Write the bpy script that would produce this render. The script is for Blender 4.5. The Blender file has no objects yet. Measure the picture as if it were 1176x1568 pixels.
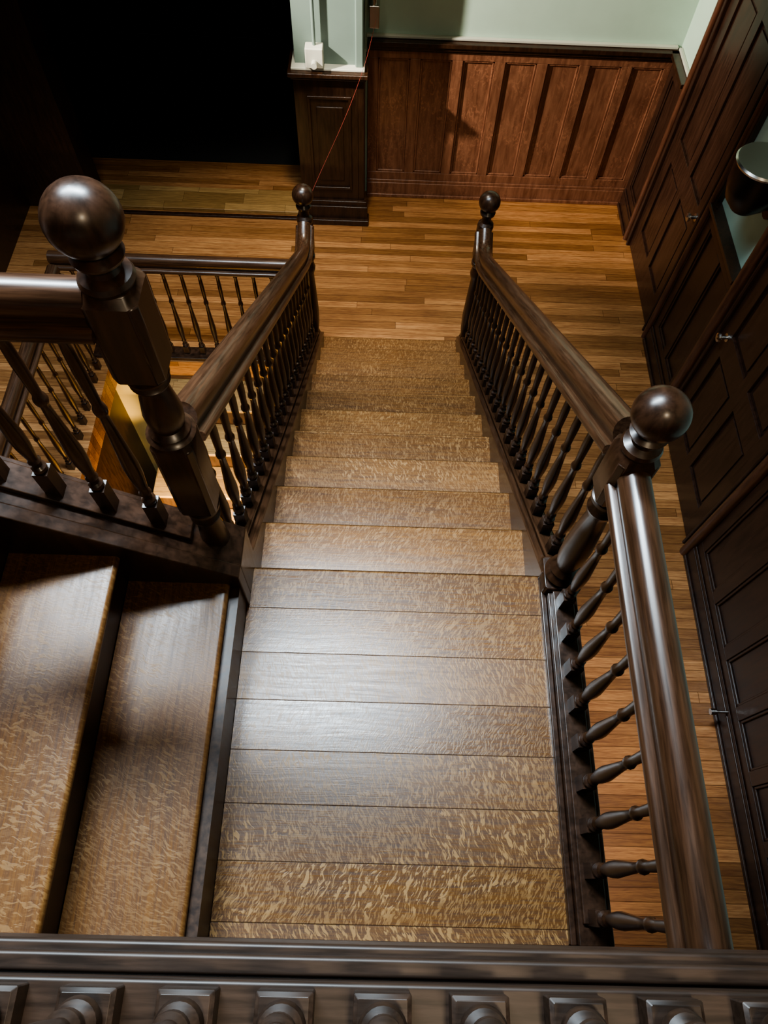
import bpy, math, random
from mathutils import Vector, Matrix
random.seed(7)
S=bpy.context.scene
R=0.18; G=0.257; SL=R/G
XL=-0.478; XR=0.460
ZF=-11*R      # lower hall floor
YB=4.33       # back wall
XW=1.965      # right wall
ZU=1.08       # upper floor

# ---------------------------------------------------------------- mesh helper
class MB:
    def __init__(s): s.v=[]; s.f=[]
    def box(s,x0,x1,y0,y1,z0,z1):
        if x0>x1:x0,x1=x1,x0
        if y0>y1:y0,y1=y1,y0
        if z0>z1:z0,z1=z1,z0
        b=len(s.v)
        s.v+=[(x0,y0,z0),(x1,y0,z0),(x1,y1,z0),(x0,y1,z0),(x0,y0,z1),(x1,y0,z1),(x1,y1,z1),(x0,y1,z1)]
        s.f+=[tuple(b+i for i in q) for q in [(3,2,1,0),(4,5,6,7),(0,1,5,4),(1,2,6,5),(2,3,7,6),(3,0,4,7)]]
        return s
    def rings(s,rings,closed_ends=True):
        b=len(s.v); n=len(rings[0])
        for r in rings: s.v+=[tuple(p) for p in r]
        for i in range(len(rings)-1):
            for j in range(n):
                k=(j+1)%n
                s.f.append((b+i*n+j,b+i*n+k,b+(i+1)*n+k,b+(i+1)*n+j))
        if closed_ends:
            s.f.append(tuple(b+j for j in reversed(range(n))))
            s.f.append(tuple(b+(len(rings)-1)*n+j for j in range(n)))
        return s
    def lathe(s,cx,cy,prof,n=16):
        return s.rings([[(cx+r*math.cos(2*math.pi*j/n),cy+r*math.sin(2*math.pi*j/n),z) for j in range(n)] for z,r in prof])
    def octo(s,cx,cy,secs,ch=0.3):
        rr=[]
        for z,h in secs:
            c=h*ch
            rr.append([(cx+a,cy+b,z) for a,b in [(h,-h+c),(h,h-c),(h-c,h),(-h+c,h),(-h,h-c),(-h,-h+c),(-h+c,-h),(h-c,-h)]])
        return s.rings(rr)
    def tube(s,p0,p1,r,n=14):
        p0=Vector(p0);p1=Vector(p1);d=(p1-p0).normalized()
        a=d.orthogonal().normalized();c=d.cross(a)
        return s.rings([[p+a*r*math.cos(2*math.pi*j/n)+c*r*math.sin(2*math.pi*j/n) for j in range(n)] for p in (p0,p1)])
    def prism_x(s,poly,x0,x1): # poly in (y,z)
        return s.rings([[(x,y,z) for y,z in poly] for x in (x0,x1)])
    def prism_y(s,poly,y0,y1):
        return s.rings([[(x,y,z) for x,z in poly] for y in (y0,y1)])
    def sweep(s,path,lat,prof):
        path=[Vector(p) for p in path]; lat=Vector(lat).normalized(); rr=[]
        for i,p in enumerate(path):
            t1=(path[i]-path[i-1]).normalized() if i>0 else None
            t2=(path[i+1]-path[i]).normalized() if i<len(path)-1 else None
            t=(t1 or t2)+(t2 or t1); t.normalize()
            up=lat.cross(t); 
            if up.z<0: up=-up
            sc=1.0
            if t1 and t2: sc=1/max(.5,t.dot(t1))
            rr.append([p+lat*u+up*w*sc for u,w in prof])
        return s.rings(rr)
    def obj(s,name,mat,parent=None,bevel=0,smooth=True,ang=35):
        m=bpy.data.meshes.new(name); m.from_pydata(s.v,[],s.f); 
        import bmesh
        bm=bmesh.new(); bm.from_mesh(m); bmesh.ops.recalc_face_normals(bm,faces=bm.faces); bm.to_mesh(m); bm.free()
        m.update()
        if smooth:
            m.polygons.foreach_set('use_smooth',[True]*len(m.polygons)); m.set_sharp_from_angle(angle=math.radians(ang))
        m.materials.append(mat)
        o=bpy.data.objects.new(name,m); S.collection.objects.link(o)
        if parent: o.parent=parent
        if bevel:
            b=o.modifiers.new('bev','BEVEL'); b.width=bevel; b.segments=2; b.limit_method='ANGLE'; b.angle_limit=math.radians(40)
            try: b.harden_normals=True
            except: pass
        return o
def empty(name):
    e=bpy.data.objects.new(name,None); S.collection.objects.link(e); e.empty_display_size=.1; return e

# ---------------------------------------------------------------- materials
def nm(name):
    m=bpy.data.materials.new(name); m.use_nodes=True; nt=m.node_tree; nt.nodes.clear()
    out=nt.nodes.new('ShaderNodeOutputMaterial'); b=nt.nodes.new('ShaderNodeBsdfPrincipled'); nt.links.new(b.outputs[0],out.inputs[0])
    return m,nt,b
class NT:
    def __init__(s,nt): s.nt=nt
    def set(s,sock,v):
        if isinstance(v,bpy.types.NodeSocket): s.nt.links.new(v,sock)
        else: sock.default_value=v
    def m(s,op,a,b=0.0,c=None,clamp=False):
        n=s.nt.nodes.new('ShaderNodeMath'); n.operation=op; n.use_clamp=clamp; s.set(n.inputs[0],a); s.set(n.inputs[1],b)
        if c is not None: s.set(n.inputs[2],c)
        return n.outputs[0]
    def comb(s,x,y,z):
        n=s.nt.nodes.new('ShaderNodeCombineXYZ'); s.set(n.inputs[0],x);s.set(n.inputs[1],y);s.set(n.inputs[2],z); return n.outputs[0]
    def pos(s):
        g=s.nt.nodes.new('ShaderNodeNewGeometry'); x=s.nt.nodes.new('ShaderNodeSeparateXYZ'); s.nt.links.new(g.outputs['Position'],x.inputs[0]); return g.outputs['Position'],x.outputs
    def noise(s,vec,scale,detail=3,rough=.5,dist=0.0):
        n=s.nt.nodes.new('ShaderNodeTexNoise'); s.set(n.inputs['Vector'],vec); n.inputs['Scale'].default_value=scale; n.inputs['Detail'].default_value=detail; n.inputs['Roughness'].default_value=rough; n.inputs['Distortion'].default_value=dist; return n.outputs[0]
    def white(s,vec):
        n=s.nt.nodes.new('ShaderNodeTexWhiteNoise'); n.noise_dimensions='3D'; s.set(n.inputs['Vector'],vec); return n.outputs['Value']
    def mr(s,v,a,b,c,d,smooth=False):
        n=s.nt.nodes.new('ShaderNodeMapRange'); 
        if smooth: n.interpolation_type='SMOOTHSTEP'
        s.set(n.inputs[0],v)
        for i,q in enumerate((a,b,c,d)): n.inputs[1+i].default_value=q
        return n.outputs[0]
    def mix(s,f,a,b,mode='MIX'):
        n=s.nt.nodes.new('ShaderNodeMix'); n.data_type='RGBA'; n.blend_type=mode
        s.set(n.inputs[0],f)
        for sock,v in ((n.inputs[6],a),(n.inputs[7],b)):
            if isinstance(v,tuple) and len(v)==3: v=v+(1,)
            s.set(sock,v)
        return n.outputs[2]
    def bump(s,h,st,dist=.002):
        n=s.nt.nodes.new('ShaderNodeBump'); s.set(n.inputs['Height'],h); n.inputs['Strength'].default_value=st; n.inputs['Distance'].default_value=dist; return n.outputs[0]

def board_wood(name,dark,light,axis='X',row=.117,off=0.0,seg=50.,fleck=0.0,fleckcol=(.6,.4,.18),rough=.32,var=.35,gap=.012,coat=.0,rough_var=.12,dirt=0.15,edge=None,spec=.5,bst=.35,conc=None,bmin=.3):
    m,nt,b=nm(name); N=NT(nt); P,o=N.pos()
    al,ac=(o[0],o[1]) if axis=='X' else (o[1],o[0])
    rowf=N.m('DIVIDE',N.m('ADD',ac,off+100*row),row); rid=N.m('FLOOR',rowf); fr=N.m('FRACT',rowf)
    zid=N.m('FLOOR',N.m('MULTIPLY',N.m('ADD',o[2],.05),1/R))
    rid2=N.m('ADD',rid,N.m('MULTIPLY',zid,13.7))
    w1=N.white(N.comb(rid2,3.3,1.7))
    al2=N.m('ADD',N.m('DIVIDE',al,seg),N.m('MULTIPLY',w1,9.0)); cid=N.m('FLOOR',al2); fc=N.m('FRACT',al2)
    w2=N.white(N.comb(rid2,cid,5.1))
    w3=N.white(N.comb(rid2,cid,9.7))
    wav=N.m('MULTIPLY',N.noise(N.comb(al,ac,w2),2.5,2),.035)
    acw=N.m('ADD',ac,wav)
    ga=N.comb(N.m('ADD',N.m('MULTIPLY',al,4.0),N.m('MULTIPLY',w2,60.0)),N.m('MULTIPLY',acw,110.0),N.m('MULTIPLY',o[2],110.0))
    g=N.noise(ga,1.0,5,.6,.2)
    ga2=N.comb(N.m('ADD',N.m('MULTIPLY',al,18.0),N.m('MULTIPLY',w2,30.0)),N.m('MULTIPLY',acw,420.0),N.m('MULTIPLY',o[2],300.0))
    g2=N.noise(ga2,1.0,2,.5,0)
    gm=N.m('ADD',N.m('MULTIPLY',g,.6),N.m('MULTIPLY',g2,.4))
    f=N.mr(gm,.38,.62,0,1)
    col=N.mix(f,dark,light)
    h=N.m('MULTIPLY',gm,.6)
    rsub=None
    if fleck>0:
        slant=N.mr(w3,0,1,-.5,.5)
        als=N.m('ADD',N.m('ADD',al,N.m('MULTIPLY',ac,slant)),N.m('MULTIPLY',N.noise(N.comb(al,ac,w2),16.0,2),.04))
        fa=N.comb(N.m('ADD',N.m('MULTIPLY',als,130.0),N.m('MULTIPLY',w2,40.0)),N.m('MULTIPLY',ac,40.0),w2)
        fn=N.noise(fa,1.0,2.0,.5,.7)
        fb=N.comb(N.m('ADD',N.m('MULTIPLY',als,240.0),N.m('MULTIPLY',w2,40.0)),N.m('MULTIPLY',ac,60.0),w3)
        fn2=N.noise(fb,1.0,1.0,.5,.3)
        big=N.noise(N.comb(N.m('ADD',al,N.m('MULTIPLY',w2,20.0)),N.m('MULTIPLY',ac,3.5),w2),2.2,3)
        bmk=N.m('MULTIPLY',N.mr(big,.40,.54,0.1,1),N.mr(w3,0,1,bmin,1.1),clamp=True)
        if conc: bmk=N.m('MULTIPLY',N.mr(big,.40,.54,.1,1),N.mr(ac,conc[0],conc[1],.5,1.0))
        fm1=N.m('MULTIPLY',N.mr(fn,.535,.605,0,1,True),bmk)
        fm2=N.m('MULTIPLY',N.mr(fn2,.50,.60,0,.55,True),N.mr(big,.60,.42,0.4,1))
        fm=N.m('MAXIMUM',fm1,fm2)
        col=N.mix(N.m('MULTIPLY',fm,fleck),col,fleckcol)
        h=N.m('ADD',h,N.m('MULTIPLY',fm,.18))
        rsub=N.m('MULTIPLY',fm,.14)
    br=N.mr(w2,0,1,1-var,1+var)
    col=N.mix(1.0,col,N.comb(br,N.m('POWER',br,1.15),N.m('POWER',br,1.4)),'MULTIPLY')
    lg=N.mr(N.noise(P,1.7,3),.35,.65,1-dirt,1+dirt*.5)
    col=N.mix(1.0,col,N.comb(lg,lg,lg),'MULTIPLY')
    e=N.m('MINIMUM',N.m('MULTIPLY',N.m('MINIMUM',fr,N.m('SUBTRACT',1.0,fr)),row),N.m('MULTIPLY',N.m('MINIMUM',fc,N.m('SUBTRACT',1.0,fc)),seg))
    gp=N.mr(e,0,gap*row*1.2+.0004,0,1)
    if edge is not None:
        # dark line along the bullnose: shading of its round edge painted in, plus seam
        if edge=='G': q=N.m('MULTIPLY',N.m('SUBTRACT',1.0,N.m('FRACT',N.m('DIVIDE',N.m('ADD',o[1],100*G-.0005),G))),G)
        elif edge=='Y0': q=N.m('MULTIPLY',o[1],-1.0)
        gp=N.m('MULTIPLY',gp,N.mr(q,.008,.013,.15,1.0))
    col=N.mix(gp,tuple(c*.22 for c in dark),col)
    nt.links.new(col,b.inputs['Base Color'])
    rr=N.mr(gm,.38,.62,rough+rough_var*.6,rough-rough_var*.4)
    if rsub is not None: rr=N.m('ADD',rr,rsub)
    if fleck>0: rr=N.m('ADD',rr,N.mr(w3,0,1,-.03,.06))
    rr=N.m('ADD',rr,N.mr(gp,0,1,.35,0))
    nt.links.new(rr,b.inputs['Roughness'])
    nt.links.new(N.m('MULTIPLY',gp,spec),b.inputs['Specular IOR Level'])
    nt.links.new(N.m('MULTIPLY',gp,coat),b.inputs['Coat Weight']); b.inputs['Coat Roughness'].default_value=.25
    h=N.m('ADD',h,N.m('MULTIPLY',gp,.2))
    nt.links.new(N.bump(h,bst,.0012),b.inputs['Normal'])
    return m
def stain(name,dark,light,rough=.3,coat=.2,sc=(30,30,4),fig=0.0,bumpst=.08,shear=0.0):
    m,nt,b=nm(name); N=NT(nt); P,o=N.pos()
    z=N.m('ADD',o[2],N.m('MULTIPLY',o[1],shear))
    v=N.comb(N.m('MULTIPLY',o[0],sc[0]),N.m('MULTIPLY',o[1],sc[1]),N.m('MULTIPLY',z,sc[2]))
    g=N.noise(v,1.6,6,.6,.3)
    col=N.mix(N.mr(g,.35,.65,0,1),dark,light)
    if fig:
        fn=N.noise(N.comb(N.m('MULTIPLY',o[0],34.0),N.m('MULTIPLY',o[1],34.0),N.m('MULTIPLY',o[2],18.0)),1.0,3,.6,1.8)
        bg=N.noise(P,3.0,2)
        col=N.mix(N.m('MULTIPLY',N.m('MULTIPLY',N.mr(fn,.54,.60,0,1,True),N.mr(bg,.42,.6,0,1)),fig),col,tuple(min(1,c*1.7) for c in light))
    nt.links.new(col,b.inputs['Base Color']); 
    nt.links.new(N.mr(g,.3,.7,rough-.03,rough+.05),b.inputs['Roughness'])
    b.inputs['Coat Weight'].default_value=coat; b.inputs['Coat Roughness'].default_value=.18
    nt.links.new(N.bump(g,bumpst,.001),b.inputs['Normal'])
    return m
def paint(name,c,rough=.6,var=.06,metal=0.0,em=None):
    m,nt,b=nm(name); N=NT(nt); P,o=N.pos()
    n=N.noise(P,3.0,5,.6); f=N.mr(n,.3,.7,1-var,1+var)
    col=N.mix(1.0,c,N.comb(f,f,f),'MULTIPLY'); nt.links.new(col,b.inputs['Base Color'])
    b.inputs['Roughness'].default_value=rough; b.inputs['Metallic'].default_value=metal
    nt.links.new(N.bump(N.noise(P,180.0,2),.08,.0006),b.inputs['Normal'])
    if em: b.inputs['Emission Color'].default_value=em[0]+(1,); b.inputs['Emission Strength'].default_value=em[1]
    return m

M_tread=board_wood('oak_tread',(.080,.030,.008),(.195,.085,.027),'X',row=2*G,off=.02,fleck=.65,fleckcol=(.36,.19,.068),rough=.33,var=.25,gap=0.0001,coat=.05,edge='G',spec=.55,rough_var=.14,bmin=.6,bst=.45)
M_land=board_wood('oak_landing',(.070,.026,.007),(.165,.071,.020),'X',row=.145,off=.0,fleck=.85,fleckcol=(.37,.195,.058),rough=.32,var=.2,gap=.010,coat=.05,edge='Y0',spec=.6,conc=(-.40,-.72),rough_var=.16,bst=.5)
M_treadL=board_wood('oak_tread_side',(.085,.032,.0085),(.18,.078,.023),'Y',row=50,off=.229,fleck=.55,fleckcol=(.30,.155,.048),rough=.31,var=.0,gap=.0000001,coat=.05,rough_var=.12,bst=.4)
M_floor=board_wood('oak_floor_strip',(.20,.074,.023),(.45,.215,.078),'X',row=.064,seg=1.9,rough=.36,var=.40,gap=.025,bst=.3)
M_thresh=board_wood('oak_threshold',(.22,.12,.04),(.46,.27,.10),'X',row=.12,seg=.5,rough=.4,var=.3,gap=.01)
M_dark=stain('dark_stained_oak',(.018,.008,.004),(.047,.0205,.010),rough=.31,coat=.12)
rc=((.030,.0132,.0064),(.078,.0355,.0172))
M_rail=stain('handrail_oak',*rc,rough=.30,coat=.18,sc=(70,4,70))
M_rails=stain('handrail_oak_sloped',*rc,rough=.30,coat=.18,sc=(70,4,70),shear=SL)
M_railx=stain('handrail_oak_cross',*rc,rough=.30,coat=.18,sc=(4,70,70))
M_riser=stain('riser_oak',(.02,.009,.005),(.06,.028,.013),rough=.4,coat=.1)
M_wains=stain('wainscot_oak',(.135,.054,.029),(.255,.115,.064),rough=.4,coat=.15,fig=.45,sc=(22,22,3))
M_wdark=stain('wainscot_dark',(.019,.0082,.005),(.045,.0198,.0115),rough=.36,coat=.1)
M_casing=stain('casing_oak',(.06,.024,.013),(.12,.048,.026),rough=.34,coat=.15)
M_fascia=stain('fascia_oak',(.021,.0115,.007),(.052,.029,.018),rough=.42,coat=.0,sc=(5,60,60))
M_green=paint('mint_plaster',(.50,.66,.55),.55,.05)
M_grey=paint('grey_green_plaster',(.16,.22,.195),.6,.06)
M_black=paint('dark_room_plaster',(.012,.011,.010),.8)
M_white=paint('white_enamel',(.58,.58,.50),.35)
M_steel=paint('brushed_nickel',(.6,.58,.55),.25,.05,1.0)
M_bronze=paint('dark_bronze',(.04,.036,.032),.3,.05,.8)
M_cream=paint('cream_plaster',(.8,.58,.22),.7)
M_ceil=paint('ceiling_plaster',(.55,.55,.5),.8)
M_cord=paint('red_cord',(.25,.04,.03),.5)

# ---------------------------------------------------------------- room shell
f=MB(); WX0,WX1,WY0,WY1=-2.03,-.62,-3.0,2.43
f.box(-3.0,WX0,-3.0,YB+.3,ZF-.2,ZF); f.box(WX0,WX1,WY1,YB+.3,ZF-.2,ZF); f.box(WX1,XW,-3.0,YB+.3,ZF-.2,ZF)
f.obj('floor',M_floor)
MB().box(-3.0,-.64,-3.0,WY1,-4.5,-4.4).obj('floor_basement',M_floor)
MB().box(-3.0,-.64,WY1,WY1+.1,-4.4,ZF-.2).obj('wall_basement_back',M_cream)
MB().box(-2.2,-2.1,-3,WY1,-4.4,ZF-.2).obj('wall_basement_left',M_wdark)
MB().box(-.64,-.58,-3,WY1,-4.4,ZF-.2).obj('wall_basement_right',M_wdark)
MB().box(-3.0,XW,-3.2,YB,3.7,3.8).obj('ceiling',M_ceil)
MB().box(-.29,XW+.15,YB,YB+.15,ZF,3.7).obj('wall_back',M_green)
MB().box(XW,XW+.15,-3.2,YB,ZF,3.7).obj('wall_right',M_green)
MB().box(-3.15,-3.0,-3.2,YB+3,-4.4,3.7).obj('wall_left',M_wdark)
MB().box(-3.15,XW+.15,-3.3,-3.2,-4.4,3.7).obj('wall_front',M_green)
MB().box(-3.0,-2.45,4.0,4.25,ZF,3.7).obj('wall_opening_jamb',M_wdark)
MB().box(-2.45,-.72,4.0,4.25,.25,3.7).obj('wall_opening_header',M_wdark)
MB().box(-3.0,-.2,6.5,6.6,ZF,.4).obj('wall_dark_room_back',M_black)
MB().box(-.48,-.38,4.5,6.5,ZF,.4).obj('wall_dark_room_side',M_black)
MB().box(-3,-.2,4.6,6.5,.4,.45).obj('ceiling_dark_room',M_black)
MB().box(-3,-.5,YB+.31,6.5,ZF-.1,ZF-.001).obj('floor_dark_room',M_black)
MB().box(-2.44,-.735,4.0,4.26,ZF,ZF+.035).obj('threshold',M_thresh,bevel=.006)
b=MB(); b.box(-2.45,-.79,3.94,3.975,ZF,ZF+.02); b.obj('trim_1',M_dark,bevel=.005)

def wains(name,mp,u0,u1,n,z0,H,mat,capmat,stile=.075,cap=True,par=None):
    e=par or empty(name)
    A=MB()
    def bx(M,ua,ub,ha,hb,da,db):
        p=mp(ua,ha,da); q=mp(ub,hb,db); M.box(p[0],q[0],p[1],q[1],p[2],q[2])
    bx(A,u0,u1,z0,z0+H,0.001,.014)
    bot=.22; top=.10
    bx(A,u0,u1,z0,z0+bot,.014,.034); bx(A,u0,u1,z0+H-top,z0+H,.014,.034)
    w=(u1-u0-stile)/n
    for i in range(n+1): bx(A,u0+i*w,u0+i*w+stile,z0+bot,z0+H-top,.014,.034)
    A.obj('frame',mat,e,bevel=.003)
    B=MB()
    for i in range(n):
        a=u0+i*w+stile; c=u0+(i+1)*w; hb=z0+bot; ht=z0+H-top
        for (x0,x1,y0,y1) in ((a,a+.016,hb,ht),(c-.016,c,hb,ht),(a,c,hb,hb+.016),(a,c,ht-.016,ht)): bx(B,x0,x1,y0,y1,.014,.027)
    B.obj('panel_mouldings',mat,e,bevel=.005)
    C=MB(); bx(C,u0,u1,z0,z0+.13,.034,.05); bx(C,u0,u1,z0+.13,z0+.155,.034,.044); bx(C,u0,u1,z0,z0+.03,.05,.065)
    C.obj('baseboard_moulding',mat,e,bevel=.006)
    if cap:
        D=MB(); bx(D,u0,u1,z0+H,z0+H+.03,0.001,.075); bx(D,u0,u1,z0+H-.03,z0+H,.034,.055); bx(D,u0,u1,z0+H-.05,z0+H-.03,.034,.042)
        D.obj('cap_rail',capmat,e,bevel=.008)
    return e
mapB=lambda Y:(lambda u,h,d:(u,Y-d,h))
mapR=lambda u,h,d:(XW-d,u,h)
WH=1.2; WB=1.235
wains('wainscot_back',mapB(YB),-.23,XW-.002,7,ZF,WB,M_wains,M_dark)
p=empty('pier')
MB().box(-.68,-.251,4.01,4.50,ZF,3.7).obj('plaster',M_grey,p)
A=MB(); A.box(-.70,-.252,3.97,4.2,ZF,ZF+WH); A.box(-.252,-.21,3.97,4.25,ZF,ZF+WH); A.obj('wood_casing',M_dark,p,bevel=.004)
A=MB(); A.box(-.60,-.31,3.955,3.97,ZF+.30,ZF+.32);A.box(-.60,-.31,3.955,3.97,ZF+1.03,ZF+1.05);A.box(-.61,-.59,3.955,3.97,ZF+.3,ZF+1.05);A.box(-.32,-.30,3.955,3.97,ZF+.3,ZF+1.05)
A.box(-.55,-.36,3.962,3.97,ZF+.38,ZF+.97)
A.box(-.73,-.18,3.93,4.0,ZF,ZF+.16);A.box(-.75,-.17,3.90,4.0,ZF,ZF+.05);A.box(-.72,-.19,3.945,4.0,ZF+.16,ZF+.2); A.obj('plinth_and_panel',M_dark,p,bevel=.006)
A=MB(); A.box(-.73,-.18,3.91,4.2,ZF+WH,ZF+WH+.03); A.box(-.715,-.195,3.94,4.2,ZF+WH-.03,ZF+WH); A.obj('cap_rail',M_dark,p,bevel=.008)
A=MB(); A.box(-.705,-.205,3.95,4.2,ZF+WH+.03,ZF+WH+.045); A.obj('cap_bead',M_white,p,bevel=.004)
A=MB(); A.box(-.27,-.215,3.98,4.29,ZF+WH+.04,3.69); A.obj('corner_trim',M_grey,p,bevel=.01)
p.location.x=-.035
A=MB(); A.box(-.24,XW-.03,YB-.03,YB-.001,ZF+WB+.032,ZF+WB+.05); A.box(XW-.025,XW-.001,3.96,YB-.03,ZF+WB+.032,ZF+WB+.05); A.obj('cap_highlight_strip',M_white,bevel=.004)  # white strip standing in for the highlight along the cap rail
e=empty('switch_box')
A=MB(); A.box(-.595,-.475,3.92,4.005,ZF+WH+.06,ZF+WH+.19); A.obj('box',M_white,e,bevel=.008)
A=MB(); A.tube((-.535,3.92,ZF+WH+.10),(-.535,3.88,ZF+WH+.10),.02); A.obj('knob',M_white,e)
A=MB(); A.tube((-.535,3.97,ZF+WH+.19),(-.535,3.97,3.6),.012); A.obj('conduit',M_grey,e)
e.location.x=-.04
e=empty('wall_pipe')
A=MB(); A.tube((-.16,4.15,ZF+WH+.25),(-.16,4.15,3.6),.022); A.obj('pipe',M_steel,e)
A=MB(); A.box(-.19,-.12,4.12,4.325,ZF+WH+.22,ZF+WH+.36); A.box(-.19,-.13,4.08,4.2,ZF+WH+.5,ZF+WH+.56); A.obj('bracket',M_steel,e,bevel=.008)
e.location.x=-.03

V1,V2,V3,V4=3.90,2.79,2.14,1.00
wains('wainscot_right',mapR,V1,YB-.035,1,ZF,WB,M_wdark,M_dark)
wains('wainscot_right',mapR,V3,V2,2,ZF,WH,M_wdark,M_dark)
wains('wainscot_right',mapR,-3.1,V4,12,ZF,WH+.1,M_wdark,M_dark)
def door(name,ya,yb,knob_y,cm,cr):
    e=empty(name); t=.11; H=2.12; X1=XW-.001
    A=MB()
    for a,c in ((ya,ya+t),(yb-t,yb)):
        A.box(XW-.04,X1,a,c,ZF,ZF+H+.12)
    A.box(XW-.04,X1,ya,yb,ZF+H,ZF+H+.13); A.box(XW-.07,X1,ya-.03,yb+.03,ZF+H+.13,ZF+H+.17)
    for a in (ya+t-.012,yb-t+.012): A.tube((XW-.04,a,ZF),(XW-.04,a,ZF+H),.012)
    A.obj('casing',M_wdark,e,bevel=.004)
    A=MB()
    for a in (ya+.03,yb-.03): A.tube((XW-.045,a,ZF),(XW-.045,a,ZF+H+.1),cr,20)
    A.obj('casing_beads',cm,e)
    L=MB(); a,c=ya+t,yb-t; L.box(XW-.006,X1,a,c,ZF+.01,ZF+H)
    st=.11
    for q in ((a,a+st),(c-st,c),((a+c)/2-.045,(a+c)/2+.045)): L.box(XW-.024,XW-.006,q[0],q[1],ZF+.01,ZF+H)
    for q in ((.01,.24),(.85,1.02),(H-.13,H)): L.box(XW-.0235,XW-.006,a,c,ZF+q[0],ZF+q[1])
    for ua,ub in ((a+st,(a+c)/2-.045),((a+c)/2+.045,c-st)):
        for za,zb in ((.24,.85),(1.02,H-.13)):
            L.box(XW-.014,XW-.006,ua+.03,ub-.03,ZF+za+.03,ZF+zb-.03)
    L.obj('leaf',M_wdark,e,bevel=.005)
    K=MB()
    r=[]
    n=16
    for d,rad in ((0,.026),(.004,.026),(.006,.012),(.03,.011),(.036,.02),(.045,.028),(.056,.026),(.062,.014),(.064,.002)):
        r.append([(XW-.024-d,knob_y+rad*math.cos(2*math.pi*j/n),ZF+.97+rad*math.sin(2*math.pi*j/n)) for j in range(n)])
    K.rings(r); K.obj('knob',M_steel,e)
door('door_1',V2,V1,V2+.18,M_casing,.022); door('door_2',V4,V3,V3-.18,M_casing,.034)
e=empty('door_stop'); K=MB(); K.tube((XW-.052,-.02,ZF+.16),(XW-.13,-.02,ZF+.16),.008); K.tube((XW-.12,-.02,ZF+.16),(XW-.15,-.02,ZF+.16),.018); K.obj('stop',M_steel,e)
e=empty('wall_sconce'); sx,sy,sz=1.81,2.30,-.27; q=1.28
A=MB(); A.tube((XW-.001,sy,sz-.12),(XW-.02,sy,sz-.12),.055); A.tube((XW-.02,sy,sz-.12),(sx,sy,sz-.15),.010); A.tube((sx,sy,sz-.15),(sx,sy,sz-.09),.012); A.obj('arm',M_bronze,e)
A=MB(); A.lathe(sx,sy,[(sz+dz*q,r*q) for dz,r in [(-.10,.02),(-.095,.05),(-.05,.09),(.01,.108),(.08,.113),(.11,.115),(.112,.108),(.08,.105),(.01,.10),(-.05,.08),(-.08,.02)]],32); A.obj('shade',M_bronze,e)
A=MB(); A.lathe(sx,sy,[(sz+dz*q,r*q) for dz,r in [(.105,.115),(.115,.12),(.122,.114),(.118,.100)]],32); A.obj('rim',M_steel,e)

# ---------------------------------------------------------------- staircase
st=empty('staircase')
def bull_poly(y0,y1,zt,t=.03,s=1):
    pts=[(y0,zt-t),(y0,zt)]
    r=t/2
    for i in range(7):
        a=math.pi/2-math.pi*i/6
        pts.append((y1-s*r+s*r*math.cos(a)*.8,zt-r+r*math.sin(a)))
    return pts
for k in range(1,11):
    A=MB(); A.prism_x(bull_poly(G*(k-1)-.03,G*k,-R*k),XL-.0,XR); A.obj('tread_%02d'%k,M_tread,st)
A=MB()
for k in range(0,11): A.box(XL,XR,G*k-.05,G*k-.028,-R*(k+1),-R*k-.028)
A.obj('risers',M_riser,st)
A=MB()
for k in range(0,11): A.box(XL,XR,G*k-.03,G*k-.016,-R*k-.045,-R*k-.03)
A.obj('cove_mouldings',M_riser,st,bevel=.004)
Ye=2.60
def band(a,bb,y0,y1): return [(y0,-SL*y0+a),(y1,-SL*y1+a),(y1,-SL*y1+bb),(y0,-SL*y0+bb)]
for sgn,xa,nm_ in ((1,XR,'stringer_a'),(-1,XL,'stringer_b')):
    A=MB(); A.prism_x(band(-.34,.045,-.02,Ye-.05),xa,xa+sgn*.028)
    A.prism_x(band(-.34,.02,-.02,Ye-.05),xa+sgn*.028,xa+sgn*.105)
    A.prism_x(band(.02,.04,0,Ye-.05),xa+sgn*.035,xa+sgn*.095)
    A.obj(nm_,M_rails,st,bevel=.004)
    A=MB(); A.prism_x([(-1.05,-.25),(0,-.25),(2.3,-1.6-.25),(2.45,ZF),(-1.05,ZF)],xa+sgn*.04,xa+sgn*.09); A.obj('spandrel',M_wdark,st)
l=empty('stair_landing')
A=MB(); A.prism_x(bull_poly(-1.05,0,0),XL,XR); A.obj('boards',M_land,l)
A=MB(); A.box(XL,XR,-1.05,-.05,-.25,-.03); A.obj('joist_box',M_wdark,l)
A=MB(); A.box(XR,XR+.018,-1.05,-.02,-.25,.02); A.box(XR+.018,XR+.11,-1.05,-.02,-.25,.04); A.box(XR+.03,XR+.095,-1.0,-.08,.04,.055); A.obj('shoe_rail',M_dark,l,bevel=.004)
u=empty('upper_flight')
NU=6; XA=-.503; GU=.274
for k in range(1,NU+1):
    xn=XA-GU*(k-1)
    A=MB(); A.prism_y([(xn-.30,R*k-.03),(xn-.30,R*k)]+[(xn-.015+.012*math.cos(math.pi/2-math.pi*i/6),R*k-.015+.015*math.sin(math.pi/2-math.pi*i/6)) for i in range(7)],-1.05,-.10)
    A.obj('tread_%d'%k,M_treadL,u)
A=MB()
for k in range(1,NU+1):
    xn=XA-GU*(k-1); A.box(xn-.05,xn-.028 if k>1 else XL-.001,-1.05,-.10,R*(k-1),R*k-.028)
A.obj('risers',M_riser,u)
def lbox(M,a,bb,y0,y1,x0=-.47,x1=-2.0):
    s=R/GU
    M.prism_y([(x0,s*(-.5-x0)+a),(x1,s*(-.5-x1)+a),(x1,s*(-.5-x1)+bb),(x0,s*(-.5-x0)+bb)],y0,y1)
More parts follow.
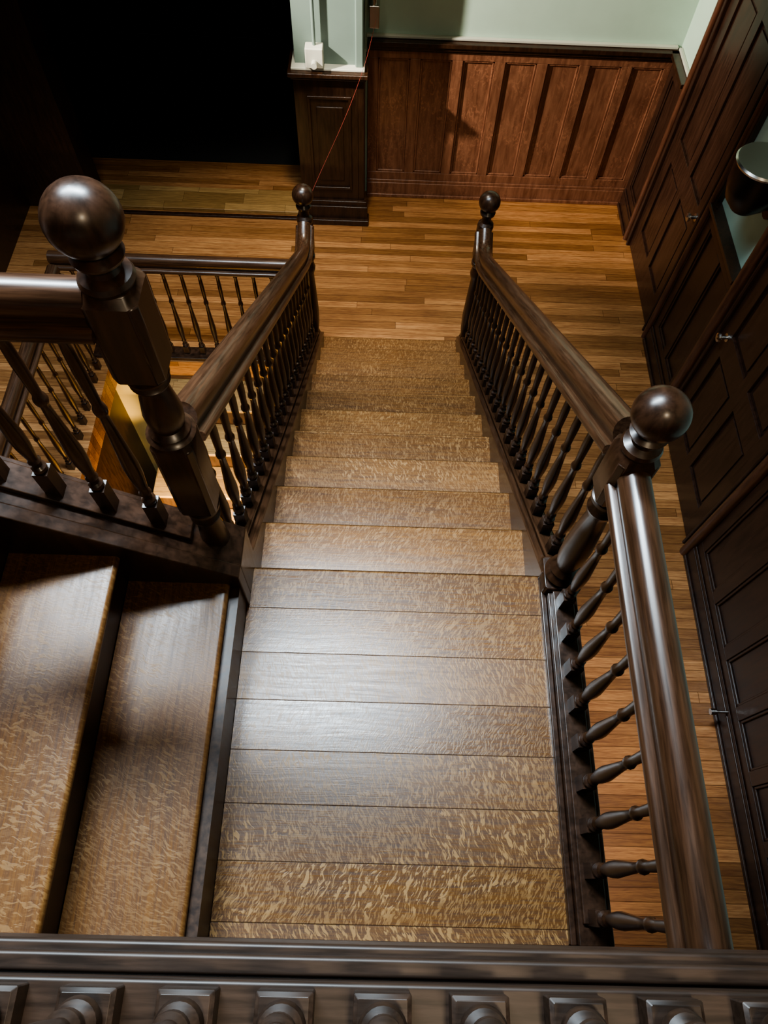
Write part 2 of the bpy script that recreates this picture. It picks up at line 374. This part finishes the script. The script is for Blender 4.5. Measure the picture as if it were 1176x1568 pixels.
A=MB(); lbox(A,-.25,.25,-.14,-.10); lbox(A,-.25,.24,-.10,.03); lbox(A,.24,.262,-.065,.01,-.60); A.obj('stringer',M_dark,u,bevel=.004)
A=MB(); A.prism_y([(-.47,-.25),(-2.1,.8),(-2.1,.7),(-.47,-.4)],-1.05,-.1); A.obj('soffit',M_wdark,u)

# ---------------------------------------------------------------- rails
half=[(.052,-.014),(.055,-.006),(.052,.006),(.045,.010),(.032,.011),(.030,.018),(.035,.028),(.038,.042),(.037,.056),(.031,.069),(.022,.078),(.011,.083)]
RP=[(-.052,-.014)]+half+[(0,.084)]+[(-u_,w_) for u_,w_ in reversed(half[1:])]
def baluster(M,x,y,z0,z1,blk=.019,bh=.07,n=12,fat=1.0):
    H=z1-z0
    M.box(x-blk,x+blk,y-blk,y+blk,z0-.02,z0+bh)
    a=z0+bh; L=z1-a
    pr=[(0,.013),(.012,.019),(.03,.019),(.04,.012),(.06,.0125),(.075,.017),(.09,.012),(.13,.015),(.20,.0195),(.27,.0205),(.36,.017),(.48,.0125),(.56,.0105),(.575,.015),(.59,.0165),(.605,.015),(.62,.011),(.68,.012),(.78,.0135),(.86,.012),(.90,.010),(.915,.015),(.935,.015),(.95,.011),(1,.012)]
    M.lathe(x,y,[(a+t*L,r*fat) for t,r in pr],n)
CX_R=.522; CX_L=-.550
RH=.735
ball=lambda zc,r=.063:[(zc-r*math.cos(math.pi*i/16)*.97,max(.0005,r*math.sin(math.pi*i/16))) for i in range(2,17)]
def flight_bal(x,name):
    e=empty(name)
    z=lambda y:-SL*y+RH
    path=[(x,.03,z(.03)),(x,1.2,z(1.2)),(x,2.20,z(2.20)),(x,2.30,z(2.30)+.01),(x,2.38,z(2.38)+.035),(x,2.45,z(2.45)+.085),(x,2.50,z(2.5)+.14),(x,2.56,z(2.56)+.22)]
    MB().sweep(path,(1,0,0),RP).obj('handrail',M_rails,e,ang=50)
    A=MB(); n=21
    for i in range(n):
        y=.10+i*(2.42-.10)/(n-1)
        baluster(A,x,y,-SL*y+.045,z(y)+(0 if y<2.3 else .03),bh=.075)
    A.obj('balusters',M_dark,e)
    return e
flight_bal(CX_R,'stair_balustrade'); flight_bal(CX_L,'stair_balustrade')

def newel(x,y,z0,blocks,zball,n=28,drop=.0):
    e=empty('newel_post'); 
    A=MB(); A.octo(x,y,[(z0-drop,.06),(z0+.05,.06),(z0+.06,.055)],.12)
    for a,bb,h in blocks: A.octo(x,y,[(a,h*.72),(a+.02,h),(bb-.02,h),(bb,h*.72)],.28)
    A.obj('blocks',M_dark,e,bevel=.003)
    B=MB(); zs=z0+.06
    for i,(a,bb,h) in enumerate(blocks):
        L=a-zs
        if L>.1:
            pr=[(0,.05),(.03,.057),(.06,.05),(.075,.042),(.1,.048),(.125,.042),(.15,.034),(.25,.042),(.4,.044),(.65,.036),(.8,.030),(.84,.040),(.87,.043),(.90,.036),(.93,.034),(.96,.046),(.985,.046),(1,.03)]
            B.lathe(x,y,[(zs+t*L,r) for t,r in pr],n)
        zs=bb
    L=zball-.063-zs
    pr=[(0,.046),(.15,.05),(.3,.046),(.42,.03),(.6,.027),(.75,.03),(.85,.044),(.95,.046),(1.1,.03),(1.2,.02)]
    B.lathe(x,y,[(zs+t*L,r) for t,r in pr],n)
    B.lathe(x,y,ball(zball),36)
    B.obj('turnings_and_ball',M_dark,e,ang=30)
    return e
newel(CX_R,-.02,0.0,[(.58,.80,.05)],.93,drop=.3)
newel(CX_L,-.02,0,[(.46,.80,.05),(1.02,1.26,.053)],1.387,drop=.3)
for x in (.532,-.555): newel(x,2.62,ZF,[(ZF+.88,ZF+1.12,.045)],-.67)

e=empty('landing_balustrade')
MB().sweep([(CX_R,-1.015,.69),(CX_R,-.06,.69)],(1,0,0),RP).obj('handrail',M_rail,e,ang=50)
A=MB()
for i in range(9): baluster(A,CX_R,-.12-i*.108,.055,.69)
A.obj('balusters',M_dark,e)
e=empty('upper_flight_balustrade'); s=R/GU; YU=-.03
MB().sweep([(-.59,YU,1.18),(-.82,YU,1.18),(-.92,YU,1.21),(-2.0,YU,1.21+1.08*s)],(0,1,0),RP).obj('handrail',M_railx,e,ang=50)
A=MB()
for i in range(12):
    x=-.68-i*.115; zt=1.18 if x>-.82 else 1.20+max(0,(-.92-x))*s
    baluster(A,x,YU,s*(-.5-x)+.27,zt,bh=.09)
A.obj('balusters',M_dark,e)
e=empty('hall_balustrade'); YH=2.50
MB().sweep([(-2.15,YH,ZF+.84),(CX_L-.04,YH,ZF+.84)],(0,1,0),RP).obj('handrail',M_railx,e,ang=50)
A=MB(); A.box(-2.15,CX_L-.07,YH-.06,YH+.05,ZF,ZF+.03); A.obj('shoe_rail',M_dark,e,bevel=.004)
A=MB()
for i in range(13): baluster(A,CX_L-.12-i*.115,YH,ZF+.03,ZF+.84)
A.obj('balusters',M_dark,e)
e=empty('well_balustrade')
MB().sweep([(-2.1,-.4,ZF+.84),(-2.1,2.40,ZF+.84)],(1,0,0),RP).obj('handrail',M_rail,e,ang=50)
A=MB()
for i in range(24): baluster(A,-2.1,2.35-i*.12,ZF,ZF+.84)
A.obj('balusters',M_dark,e)
e=empty('basement_stair')
A=MB(); Bm=MB()
for k in range(1,12):
    A.box(-1.75,-.66,WY1-.257*k-.02,WY1-.257*(k-1)-.001,ZF-.2*k-.03,ZF-.2*k)
    Bm.box(-1.75,-.66,WY1-.257*k,WY1-.257*k+.02,ZF-.2*(k+1),ZF-.2*k-.03)
A.obj('treads',M_thresh,e,bevel=.006); Bm.obj('risers',M_wdark,e)

# ---------------------------------------------------------------- upper floor edge at camera side
e=empty('upper_floor_edge'); YN=-.992
A=MB(); A.box(-2.2,XW-.001,-3.19,YN-.03,ZU-.25,ZU); A.obj('floor_slab',M_treadL,e)
A=MB(); A.box(-2.2,XW-.001,YN-.03,YN,ZU-.02,ZU+.05); A.box(-2.2,XW-.001,YN-.03,YN-.015,ZU-.3,ZU-.02)
A.box(-2.2,XW-.001,YN-.035,YN-.012,ZU+.05,ZU+.064)
A.box(-2.2,XW-.001,YN-.125,YN-.03,ZU,ZU+.058)
A.box(-2.2,XW-.001,YN-.125,YN-.036,ZU+.058,ZU+.088)
A.obj('fascia_and_shoe',M_fascia,e,bevel=.006)
MB().box(XL-2.0,XR+.15,-1.2,-1.055,ZF,ZU-.25).obj('wall_under_floor',M_wdark)
e=empty('gallery_balustrade')
A=MB(); YG=YN-.076
for i in range(26):
    x=-1.50+.111*i
    A.octo(x,YG,[(ZU+.08,.033),(ZU+.118,.033),(ZU+.123,.028)],.05)
    A.lathe(x,YG,[(ZU+.12,.018),(ZU+.128,.025),(ZU+.138,.028),(ZU+.148,.025),(ZU+.155,.016),(ZU+.165,.0145),(ZU+.173,.021),(ZU+.183,.021),(ZU+.191,.014),(ZU+.24,.018),(ZU+.33,.022),(ZU+.42,.017),(ZU+.52,.012),(ZU+.56,.011),(ZU+.57,.016),(ZU+.585,.016),(ZU+.60,.011),(ZU+.75,.014),(ZU+.85,.011),(ZU+.86,.016),(ZU+.89,.016),(ZU+.94,.012)],24)
A.obj('balusters',M_fascia,e,bevel=.002)
MB().sweep([(-2.0,YG-.02,ZU+.93),(XW-.05,YG-.02,ZU+.93)],(0,1,0),RP).obj('handrail',M_railx,e,ang=50)

cu=bpy.data.curves.new('hanging_cord','CURVE'); cu.dimensions='3D'; cu.bevel_depth=.0011
sp=cu.splines.new('BEZIER'); pts=[(-.17,4.13,-.50),(-.24,3.80,-.62),(-.53,2.66,-.74)]
sp.bezier_points.add(len(pts)-1)
for q,pp in zip(sp.bezier_points,pts): q.co=pp; q.handle_left_type=q.handle_right_type='AUTO'
co=bpy.data.objects.new('hanging_cord',cu); cu.materials.append(M_cord); S.collection.objects.link(co)

# ---------------------------------------------------------------- lights
def area(name,loc,tgt,size,power,col,sy=None,spread=180,rot=None):
    L=bpy.data.lights.new(name,'AREA'); L.size=size; L.energy=power; L.color=col; L.spread=math.radians(spread)
    if sy: L.shape='RECTANGLE'; L.size_y=sy
    o=bpy.data.objects.new(name,L); S.collection.objects.link(o); o.location=loc
    o.rotation_euler=rot if rot else (Vector(tgt)-Vector(loc)).to_track_quat('-Z','Y').to_euler(); return o
def spot(name,loc,tgt,power,col,ang,blend,rad):
    L=bpy.data.lights.new(name,'SPOT'); L.energy=power; L.color=col; L.spot_size=math.radians(ang); L.spot_blend=blend; L.shadow_soft_size=rad
    o=bpy.data.objects.new(name,L); S.collection.objects.link(o); o.location=loc
    o.rotation_euler=(Vector(tgt)-Vector(loc)).to_track_quat('-Z','Y').to_euler(); return o
area('ceiling_strip_light',(-1.12,1.32,3.6),None,2.2,195,(.74,.89,1.0),sy=.36,spread=105,rot=(-.32,0,0))
area('gallery_fill',(.5,-2.0,3.6),(.2,-.3,0),.5,26,(1,.78,.52),spread=150)  # added warm fill behind the camera, for sheen on fascia and near landing
spot('hall_lamp',(-2.4,2.90,.9),(1.4,4.33,-.75),1200,(1,.90,.76),42,.6,.05)
spot('hall_downlight',(-.45,2.9,1.6),(-.4,3.05,-2),270,(1,.90,.72),66,.9,.1)
area('basement_lamp',(-1.3,1.0,-2.4),(-1.2,2.0,-4.4),.3,110,(1,.70,.26))
spot('side_hall_lamp',(.9,-.6,.4),(.75,-.3,-2),170,(1,.82,.66),62,.9,.1)
W=bpy.data.worlds.new('w'); S.world=W; W.use_nodes=True; W.node_tree.nodes['Background'].inputs[0].default_value=(.5,.55,.6,1); W.node_tree.nodes['Background'].inputs[1].default_value=.02

psi,th,ro=math.radians(1.7),math.radians(62.3),math.radians(3.3)
C=Vector((-.084,-.93,2.175))
F=Vector((math.sin(psi)*math.cos(th),math.cos(psi)*math.cos(th),-math.sin(th)))
R0=Vector((math.cos(psi),-math.sin(psi),0)); U0=R0.cross(F)
Rv=R0*math.cos(ro)+U0*math.sin(ro); Uv=-R0*math.sin(ro)+U0*math.cos(ro)
cd=bpy.data.cameras.new('camera'); cam=bpy.data.objects.new('camera',cd); S.collection.objects.link(cam); S.camera=cam
cd.sensor_fit='VERTICAL'; cd.sensor_height=24; cd.lens=24*1100/1568; cd.clip_start=.02
Mx=Matrix((( Rv.x,Uv.x,-F.x,C.x),(Rv.y,Uv.y,-F.y,C.y),(Rv.z,Uv.z,-F.z,C.z),(0,0,0,1)))
cam.matrix_world=Mx
S.view_settings.view_transform='AgX'
try: S.view_settings.look='AgX - Medium High Contrast'
except Exception as ex: print(ex)
